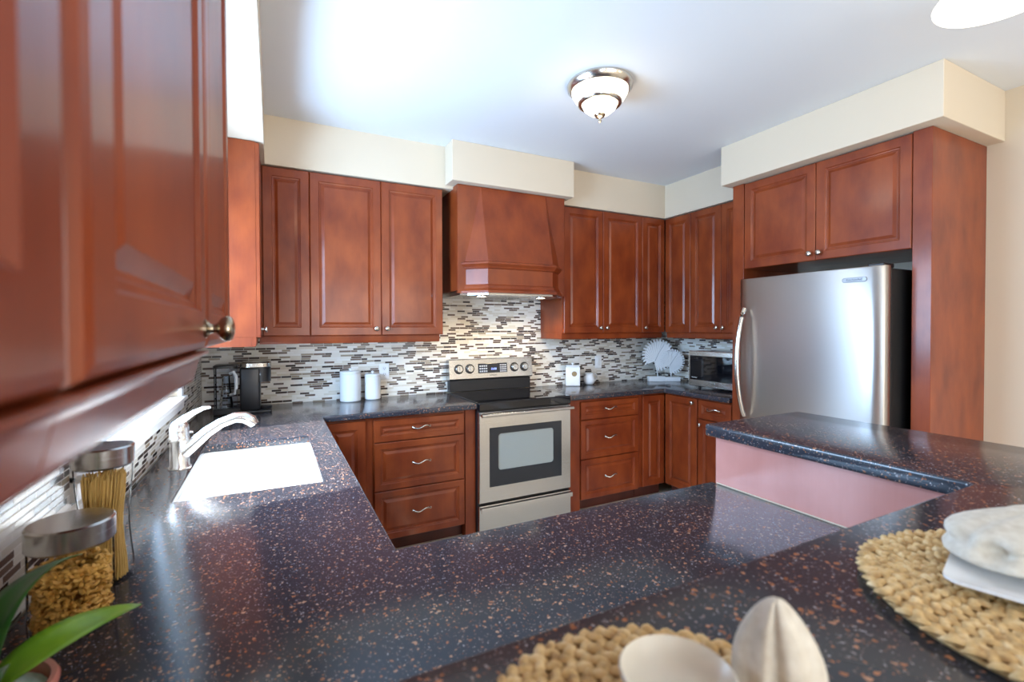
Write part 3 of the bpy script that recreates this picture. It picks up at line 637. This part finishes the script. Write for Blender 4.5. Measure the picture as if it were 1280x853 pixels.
MB().tube(hpth, .0095, 10).build('tank_handle', FROST, wt, 60)
MB().lathe([(.036, .0), (.036, .01), (.025, .10), (.020, .17), (.022, .18)], (0, 0, .006), 20, cap=False).build('filter_cone', CLEARB, wt, 60)
def canister(x, y, r, hh, label):
    t = thing('canister', (x, y, CH), 0, label, 'canister', 'white ceramic canisters')
    MB().lathe([(.0001, 0), (r - .004, 0), (r, .004), (r, hh - .012), (r - .002, hh - .010)], n=36, cap=False).build('jar', WHITEC, t, 40)
    ld = MB().lathe([(r - .001, hh - .009), (r + .0005, hh - .007), (r, hh + .002), (r - .006, hh + .008), (.012, hh + .011), (.0001, hh + .011)], n=36, cap=False).build('lid', WHITEC, t, 40)
    MB().lathe([(.006, hh + .010), (.006, hh + .014), (.011, hh + .019), (.010, hh + .025), (.0001, hh + .027)], n=20, cap=False).build('lid_knob', WHITEC, ld, 60)
canister(.887, -.095, .070, .200, 'larger white ceramic canister left of the smaller one, under the two door cabinet')
canister(1.042, -.072, .055, .172, 'smaller white ceramic canister in front of the wall outlet')
def plate_(name, x, label, cat):
    t = thing(name, (x, -.006, 1.083), 0, label, cat)
    MB().box(-.036, .036, -.007, -.0003, -.058, .058, .003).build('cover_plate', WHITEM, t); return t
t = plate_('wall_outlet', 1.137, 'white double wall outlet right of the small canister', 'outlet')
for z in (-.022, .022):
    o = MB().lathe([(.0001, .0072), (.0165, .0072), (.0165, .009), (.0001, .0092)], (0, 0, z), 24, 'y', cap=False).build('socket', WHITEC, t)
    MB().box(-.007, -.005, -.0098, -.0085, z - .003, z + .006).box(.005, .007, -.0098, -.0085, z - .003, z + .006).box(-.002, .002, -.0098, -.0085, z - .010, z - .006).build('slots', PRINTD, o)
t = plate_('light_switch', 3.085, 'white wall switch plate above the little white pitcher', 'switch')
MB().box(-.015, .015, -.011, -.0068, -.032, .032, .002).build('rocker', WHITEC, t)
# square canister with medallion, creamer
t = thing('square_canister', (2.742, -.097, CH), math.radians(-32), 'white square canister with round bronze medallion right of the stove', 'canister')
MB().box(-.062, .062, -.062, .062, 0, .165, .008, 3).build('jar', WHITEC, t, 40)
ld = MB().box(-.058, .058, -.058, .058, .1655, .178, .005, 3).build('lid', WHITEC, t, 40)
MB().lathe([(.007, .178), (.006, .185), (.012, .190), (.011, .197), (.0001, .199)], n=18, cap=False).build('lid_knob', WHITEC, ld, 60)
m_ = MB().lathe([(.0001, .003), (.020, .003), (.022, .001), (.0225, 0)], n=24, ax='y', cap=False).build('medallion', GOLD, t, 40); m_.location = (.012, -.0623, .105)
t = thing('creamer_pitcher', (2.915, -.100, CH), 0, 'small round white creamer pitcher beside the square canister', 'pitcher')
MB().lathe([(.0001, 0), (.034, 0), (.046, .012), (.053, .038), (.050, .062), (.040, .080), (.038, .088), (.041, .098), (.039, .098), (.036, .088), (.038, .078), (.047, .060), (.048, .038), (.0001, .008)], n=32, cap=False).build('pitcher_body', WHITEC, t, 60)
MB().tube([(.044, 0, .078), (.066, 0, .090), (.084, 0, .076), (.082, 0, .050), (.062, 0, .030), (.046, 0, .024)], .0085, 10).build('handle', WHITEC, t, 60)
MB().loft([[(-.036, -.014, .084), (-.036, .014, .084), (-.030, 0, .070)], [(-.056, -.005, .100), (-.056, .005, .100), (-.052, 0, .095)]]).build('spout', WHITEC, t, 60)

# leaf ornament in the right corner
t = thing('leaf_ornament', (3.66, -.235, CH), math.radians(-27), 'white metal ornament of two fan leaves on a stepped white base in the right corner', 'ornament')
MB().box(-.135, .020, -.03, .03, 0, .046, .003).build('base_block', WHITEM, t); MB().box(.0205, .155, -.034, .026, 0, .040, .003).build('base_block', WHITEM, t)
def fan(cx, cz, r, ang, y, stem):
    """palmate leaf: rim ring, ribs and notched fringe"""
    m = MB(); n = 26
    T_ = lambda p, q: (cx + math.cos(ang)*p - math.sin(ang)*q, y - .02*max(0, (p*p + q*q))/r, cz + math.sin(ang)*p + math.cos(ang)*q)
    th = .005
    pts = []
    def rad(a): return r*(0.83 + .03*math.cos(2*a))
    ang_list = [math.radians(-158 + 316*i/(n*2)) for i in range(n*2 + 1)]
    ctr = (-.45*r, 0)
    ring = [(rad(a)*math.cos(a)*1.0, rad(a)*math.sin(a)*1.0) for a in ang_list]
    vs = []; 
    for off in (0, th):
        vs.append(tuple(Vector(T_(*ctr)) + Vector((0, off, 0))))
        for i, (p, q) in enumerate(ring):
            z = Vector(T_(p, q)); z.y += off + (.003 if i % 2 else 0); vs.append(tuple(z))
    K = len(ring) + 1; fs = []
    for i in range(1, K - 1): fs.append((0, i, i + 1)); fs.append((K, K + i + 1, K + i)); fs.append((i, K + i, K + i + 1, i + 1))
    fs += [(0, K, K + 1, 1), (0, K - 1, 2*K - 1, K)]
    m.add(vs, fs)
    for i in range(1, len(ang_list) - 1, 2):
        a = ang_list[i]; w2 = .068
        q0 = [(rad(a + s*w2)*.97*math.cos(a + s*w2), rad(a + s*w2)*.97*math.sin(a + s*w2)) for s in (-1, 1)]
        q1 = [((r*1.0)*math.cos(a + s*w2*.75 + .04), (r*1.0)*math.sin(a + s*w2*.75 + .04)) for s in (-1, 1)]
        A = [T_(*q0[0]), T_(*q0[1]), T_(*q1[1]), T_(*q1[0])]
        m.add(A + [(p[0], p[1] + .004, p[2]) for p in A], [(0, 1, 2, 3), (7, 6, 5, 4), (0, 4, 5, 1), (1, 5, 6, 2), (2, 6, 7, 3), (3, 7, 4, 0)])
    lf = m.build('leaf', WHITEM, t)
    g_ = MB().tube([T_(-.40*r, 0), T_(.1*r, .02*r), T_(.78*r, 0)], [.003, .002, .001], 6).build('midrib', PRINT, lf, 60); g_.location.y = -.003
    st = [T_(-.45*r, 0), (stem[0]*.6 + .4*T_(-.45*r, 0)[0], y + .002, (T_(-.45*r, 0)[2] + .045)/2), (stem[0], y, .04)]
    MB().tube(st, .0045, 8).build('stem', WHITEM, t, 60)
fan(-.045, .245, .150, math.radians(62), .0, (-.045, 0)); fan(.085, .185, .115, math.radians(56), -.014, (.075, 0))

# ------------------------------------------------------------------ ceiling lights
def ceiling_light(x, y, label, s=1.0, drop=0.0, name='ceiling_light'):
    t = thing(name, (x, y, CZ), 0, label, 'ceiling light')
    MB().lathe([(.0001, 0), (.165*s, 0), (.170*s, -.010), (.166*s, -.026), (.150*s, -.040), (.146*s, -.040), (.146*s, -.02), (.0001, -.02)], n=48, cap=False).build('pan', NICKEL, t, 40)
    g_ = MB().lathe([(.1455*s, -.036), (.143*s, -.052), (.128*s, -.078), (.105*s, -.096), (.0975*s, -.101), (.0001, -.101)], n=48, cap=False).build('glass_shade', LAMP, t, 60)
    MB().lathe([(.108*s, -.0915), (.114*s, -.097), (.111*s, -.107), (.099*s, -.111), (.092*s, -.106), (.096*s, -.0995)], n=48, cap=False).build('lower_ring', NICKEL, g_, 60)
    MB().lathe([(.094*s, -.1015), (.082*s, -.128), (.055*s, -.150), (.026*s, -.160), (.0001, -.161)], n=48, cap=False).build('glass_bowl', LAMP, t, 60)
    MB().lathe([(.0001, -.154), (.030*s, -.155), (.029*s, -.163), (.018*s, -.174), (.007, -.179), (.006, -.183), (.010, -.189), (.006, -.197), (.0001, -.201)], n=24, cap=False).build('finial', BRONZE, t, 60)
    l = bpy.data.lights.new('ceiling_bulb', 'POINT'); l.energy = 4; l.color = (1, .83, .60); l.shadow_soft_size = .09
    lo = bpy.data.objects.new('ceiling_bulb', l); col.objects.link(lo); lo.location = (x, y, CZ - .26)
    return t
ceiling_light(1.93, -1.54, 'nickel flush ceiling light with glowing two tier glass bowl over the kitchen')
# pendant bowl over the bar, only its lower edge in the frame
t = thing('pendant_light', (2.58, -2.86, CZ), 0, 'glowing white glass bowl light above the bar, cut off by the picture top edge', 'pendant light')
MB().lathe([(.0001, 0), (.065, 0), (.065, -.02), (.02, -.03), (.0001, -.03)], n=32, cap=False).build('canopy', NICKEL, t, 40)
MB().tube([(0, 0, -.03), (0, 0, -.10)], .008, 12).build('rod', NICKEL, t, 60)
prof = [(.02, -.09), (.06, -.095), (.13, -.115), (.175, -.145), (.183, -.155), (.180, -.160), (.165, -.158), (.10, -.160), (.0001, -.165)]
MB().lathe(prof, n=56, cap=False).build('glass_bowl', LAMP, t, 60)
l = bpy.data.lights.new('pendant_bulb', 'POINT'); l.energy = 4; l.color = (1, .83, .60); l.shadow_soft_size = .1
lo = bpy.data.objects.new('pendant_bulb', l); col.objects.link(lo); lo.location = (2.58, -2.86, CZ - .27)

# ------------------------------------------------------------------ pasta jars
def jar(x, y, r, hh, lidh, label, waist=0.0, sx=1.0):
    t = thing('storage_jar', (x, y, CH), 0, label, 'jar', 'glass jars with steel lids')
    P = []
    for i in range(17):
        u = i/16; P.append((r*(1 - waist*math.sin(PI*u)**2*(1 if True else 0)), .006 + u*(hh - .006)))
    P = [(.0001, 0), (r - .004, 0)] + P
    MB().lathe(P, n=40, cap=False).build('glass_body', GLASS, t, 60)
    MB().lathe([(r*.99, hh - .006), (r + .003, hh - .002), (r + .003, hh + lidh - .003), (r, hh + lidh), (.0001, hh + lidh)], n=40, cap=False).build('lid', STEEL, t, 40)
    return t
J1 = (.099, -2.470, .056, .146); J2 = (.104, -2.315, .047, .238)
jar(*J1, .034, 'short glass jar of macaroni with steel lid beside the plant')
jar(*J2, .034, 'tall waisted glass jar of spaghetti with steel lid behind the macaroni jar', 0.16)
m = MB(); rnd = random.Random(3)
x, y, r, hh = J1
for i in range(900):
    z = CH + .010 + rnd.random()*(hh - .028); rr_ = (r - .010)*math.sqrt(rnd.random()) if i % 3 == 0 else (r - .009)*(.9 + .1*rnd.random()); a = rnd.random()*2*PI
    if z > CH + hh*.74 and rr_ > 0: z = CH + hh*.74 - rnd.random()*.012
    c_ = Vector((x + rr_*math.cos(a), y + rr_*math.sin(a), z)); q = Matrix.Rotation(rnd.random()*6.3, 3, 'Z') @ Matrix.Rotation(rnd.random()*6.3, 3, 'X')
    m.tube([c_ + q @ Vector((.0065*math.cos(b_), .0065*math.sin(b_) - .003, 0)) for b_ in (0.3, 1.1, 2.0, 2.8)], [.0032]*4, 6)
tag(m.build('macaroni_pasta', PASTA, None, 60), 'golden elbow macaroni filling the short glass jar', 'pasta', kind='stuff')
m = MB(); x, y, r, hh = J2
for i in range(170):
    rr_ = (r*.82 - .004)*math.sqrt((i + .5)/170); a = i*2.39996; tw = .35
    pth = []
    for kx in range(7):
        u = kx/6; w2 = (1 - .20*math.sin(PI*u)**2)*(1.02); pth.append((x + rr_*w2*math.cos(a + tw*u), y + rr_*w2*math.sin(a + tw*u), CH + .006 + u*(.200 + .016*rnd.random())))
    m.tube(pth, .0013, 5)
tag(m.build('spaghetti_pasta', SPAG, None, 60), 'golden spaghetti strands standing in the tall glass jar', 'pasta', kind='stuff')

# ------------------------------------------------------------------ potted plant in the near left corner
t = thing('potted_plant', (.098, -2.760, CH), 0, 'leafy green plant in a mint and coral pot on the near left counter', 'plant')
MB().lathe([(.0001, 0), (.044, 0), (.052, .008), (.063, .04), (.066, .068), (.062, .070), (.060, .055), (.0001, .055)], n=40, cap=False).build('pot', POTR, t, 60)
MB().lathe([(.0665, .062), (.070, .066), (.071, .074), (.068, .079), (.062, .078), (.0605, .068)], n=40, cap=False).build('pot_rim', POTR, t, 60)
MB().lathe([(.0595, .056), (.0595, .064), (.03, .070), (.0001, .072)], n=24, cap=False).build('moss', POTM, t, 60)
def leaf(pts, wid, mat, roll=0.0):
    P = [Vector(p) for p in pts]; R = []; n = 15; vs = []; fs = []
    def bez(u):
        q = P[:]
        while len(q) > 1: q = [q[i].lerp(q[i + 1], u) for i in range(len(q) - 1)]
        return q[0]
    for i in range(n + 1):
        u = i/n; p = bez(u); tdir = (bez(min(u + .02, 1)) - bez(max(u - .02, 0))).normalized()
        side = tdir.cross(Vector((0, 0, 1))).normalized(); side = Matrix.Rotation(roll, 3, tdir) @ side; nrm = side.cross(tdir)
        w2 = wid*(math.sin(PI*min(1, .10 + .90*u))**.75)*(1 if u < .999 else 0)
        for s in (-1, -.5, 0, .5, 1): vs.append(p + side*w2*s + nrm*w2*.28*abs(s))
    for i in range(n):
        for k_ in range(4): fs.append((i*5 + k_, i*5 + k_ + 1, i*5 + 5 + k_ + 1, i*5 + 5 + k_))
    o = MB().add(vs, fs).build('leaf', mat, t, 180, fix=False)
    sm = o.modifiers.new('thickness', 'SOLIDIFY'); sm.thickness = .0012; return o
b0 = (0, 0, .062)
leaf([b0, (.03, -.01, .12), (.09, .03, .13), (.128, .13, .085)], .019, LEAF, .5)
leaf([b0, (-.01, .03, .15), (.01, .08, .185), (.050, .165, .165)], .024, LEAFD, -.25)
leaf([b0, (-.03, .03, .15), (-.03, .05, .19), (-.022, .09, .19)], .018, LEAF, .2)
leaf([b0, (-.04, -.02, .15), (-.06, -.06, .18), (-.07, -.11, .13)], .018, LEAF)
leaf([b0, (.03, -.05, .14), (.05, -.10, .17), (.05, -.16, .12)], .019, LEAFD)
leaf([b0, (-.02, -.02, .17), (-.04, -.03, .24), (-.07, -.04, .28)], .017, LEAF)
MB().tube([(0, 0, .066), (.002, 0, .09), (0, .002, .12)], [.007, .006, .004], 8).build('stem', LEAFD, t, 60)

# ------------------------------------------------------------------ place settings on the bar
def mat_(x, y, R_, label, seed):
    rnd = random.Random(seed); m = MB()
    m.lathe([(.0001, .0), (R_ - .008, .0), (R_ - .004, .004), (R_ - .008, .007), (.0001, .007)], n=56, cap=False)
    rr_ = R_ - .008; pitch = .0155
    while rr_ > .008:
        n = max(5, int(2*PI*rr_/.0165))
        for i in range(n):
            for sgn in (-1, 1):
                a = 2*PI*(i + (.5 if sgn > 0 else 0) + rnd.uniform(-.12, .12))/n; L_ = .0105*rnd.uniform(.85, 1.2); w2 = .0052*rnd.uniform(.85, 1.2)
                c_ = Vector((rr_*math.cos(a) + sgn*.0034*math.cos(a), rr_*math.sin(a) + sgn*.0034*math.sin(a), .0085 + rnd.uniform(-.001, .0015)))
                td = Vector((-math.sin(a), math.cos(a), 0)); rd = Vector((math.cos(a), math.sin(a), 0)); ax = (td + rd*.75*(-sgn)).normalized(); bx = ax.cross(Vector((0, 0, 1)))
                rings = [(-1, .35), (-.5, .9), (0.1, 1.0), (.6, .75), (1, .25)]
                vs = []; fs = []; nn = 6
                for (s, q) in rings:
                    for k_ in range(nn):
                        an = 2*PI*k_/nn; vs.append(c_ + ax*L_*s + bx*math.cos(an)*w2*q + Vector((0, 0, 1))*(math.sin(an)*w2*.8*q + .0025*(1 - s*s)*1.0))
                for j in range(4):
                    for k_ in range(nn): fs.append((j*nn + k_, j*nn + (k_ + 1) % nn, (j + 1)*nn + (k_ + 1) % nn, (j + 1)*nn + k_))
                fs += [tuple(range(nn))[::-1], tuple(4*nn + k_ for k_ in range(nn))]
                m.add(vs, fs)
        rr_ -= pitch
    o = m.build('placemat', GRASS, None, 60, fix=False); o.location = (x, y, BZ + .0005); return tag(o, label, 'placemat', 'round woven placemats')
mat_(1.18, -3.36, .198, 'round woven seagrass placemat at right under the square white plate', 1)
mat_(.657, -3.292, .153, 'round woven seagrass placemat at bottom centre under the cream bowl', 2)
PZ_ = BZ + .0165
# square plate
t = thing('square_plate', (1.240, -3.364, PZ_), math.radians(15), 'white square plate on the right placemat under a linen napkin', 'plate')
MB().loft([rr(.075, .075, .012, 0), rr(.085, .085, .014, .001), rr(.130, .130, .018, .012), rr(.130, .130, .018, .015), rr(.086, .086, .014, .0045), rr(.075, .075, .012, .004)]).build('plate_body', WHITEC, t, 50)
# cream bowl
t = thing('round_bowl', (.684, -3.262, PZ_), 0, 'small cream round bowl on the bottom centre placemat beside a peaked napkin', 'bowl')
MB().lathe([(.0001, .0), (.022, 0), (.024, .003), (.037, .014), (.0425, .027), (.044, .033), (.0425, .0345), (.0405, .031), (.034, .019), (.016, .011), (.0001, .010)], n=56, cap=False).build('bowl_body', CREAM, t, 60)
def napkin(name, loc, rz, label, rings, creases, n=72):
    """cloth bundle lofted bottom to top; rings = (centre, rx, ry, wave, phase, count); creases = (angle, depth, width, twist per ring)"""
    R = []
    for i, (c, rx, ry, am, ph, nf) in enumerate(rings):
        ring_ = []
        for k_ in range(n):
            a = 2*PI*k_/n; fo = 1 + am*math.cos(nf*a + ph) + am*.4*math.cos((nf*2 + 1)*a + ph*1.7)
            for (a0, dep, wd, tw, *span) in creases:
                if span and not span[0] <= i <= span[1]: continue
                da = (a - a0 - tw*i + PI) % (2*PI) - PI; fo -= dep*math.exp(-(da/wd)**2)
            ring_.append((c[0] + rx*math.cos(a)*fo, c[1] + ry*math.sin(a)*fo, c[2]))
        R.append(ring_)
    o = MB().loft(R).build(name, LINEN, None, 180); o.location = loc; o.rotation_euler = (0, 0, rz)
    ss = o.modifiers.new('smooth', 'SUBSURF'); ss.levels = 1; ss.render_levels = 1
    return tag(o, label, 'napkin', 'linen napkins')
napkin('linen_napkin', (.770, -3.288, PZ_ - .001), 0, 'folded linen napkin standing in a peak beside the small cream bowl',
       [((0, 0, 0), .030, .030, .03, 0, 3), ((0, 0, .010), .035, .035, .04, 0, 3), ((0, .001, .030), .0355, .034, .05, .2, 3), ((-.001, .001, .048), .030, .028, .05, .3, 3), ((-.002, .002, .064), .021, .019, .05, .4, 3), ((-.003, .002, .075), .012, .011, .05, .5, 3), ((-.003, .002, .080), .007, .006, .05, .5, 3), ((-.003, .002, .082), .002, .002, 0, 0, 2)],
       [(math.radians(-148), .26, .16, 0.0), (math.radians(-100), .10, .25, .05), (math.radians(170), .10, .25, -.05), (math.radians(20), .2, .3, 0)])
napkin('linen_napkin', (1.236, -3.318, PZ_ + .0145), math.radians(-25), 'rumpled linen napkin heaped on the white square plate',
       [((0, 0, 0), .096, .060, .02, .4, 2), ((-.002, 0, .010), .114, .074, .03, .6, 2), ((0, 0, .018), .110, .070, .03, .7, 2), ((0, .0, .025), .104, .064, .03, .8, 2), ((0, 0, .031), .114, .070, .03, 1.0, 2), ((.0, .002, .040), .108, .066, .04, 1.2, 2), ((.010, .006, .048), .086, .052, .05, 1.4, 2), ((.022, .010, .057), .054, .032, .05, 1.6, 2), ((.030, .012, .060), .018, .010, .03, 1.8, 2)],
       [(math.radians(-112), .55, .50, 0, 3, 3), (math.radians(-112), .25, .45, 0, 2, 2), (math.radians(-160), .22, .16, 0, 2, 4), (math.radians(178), .16, .13, 0, 4, 7), (math.radians(-75), .22, .16, .10, 4, 7), (math.radians(70), .15, .25, .12)])
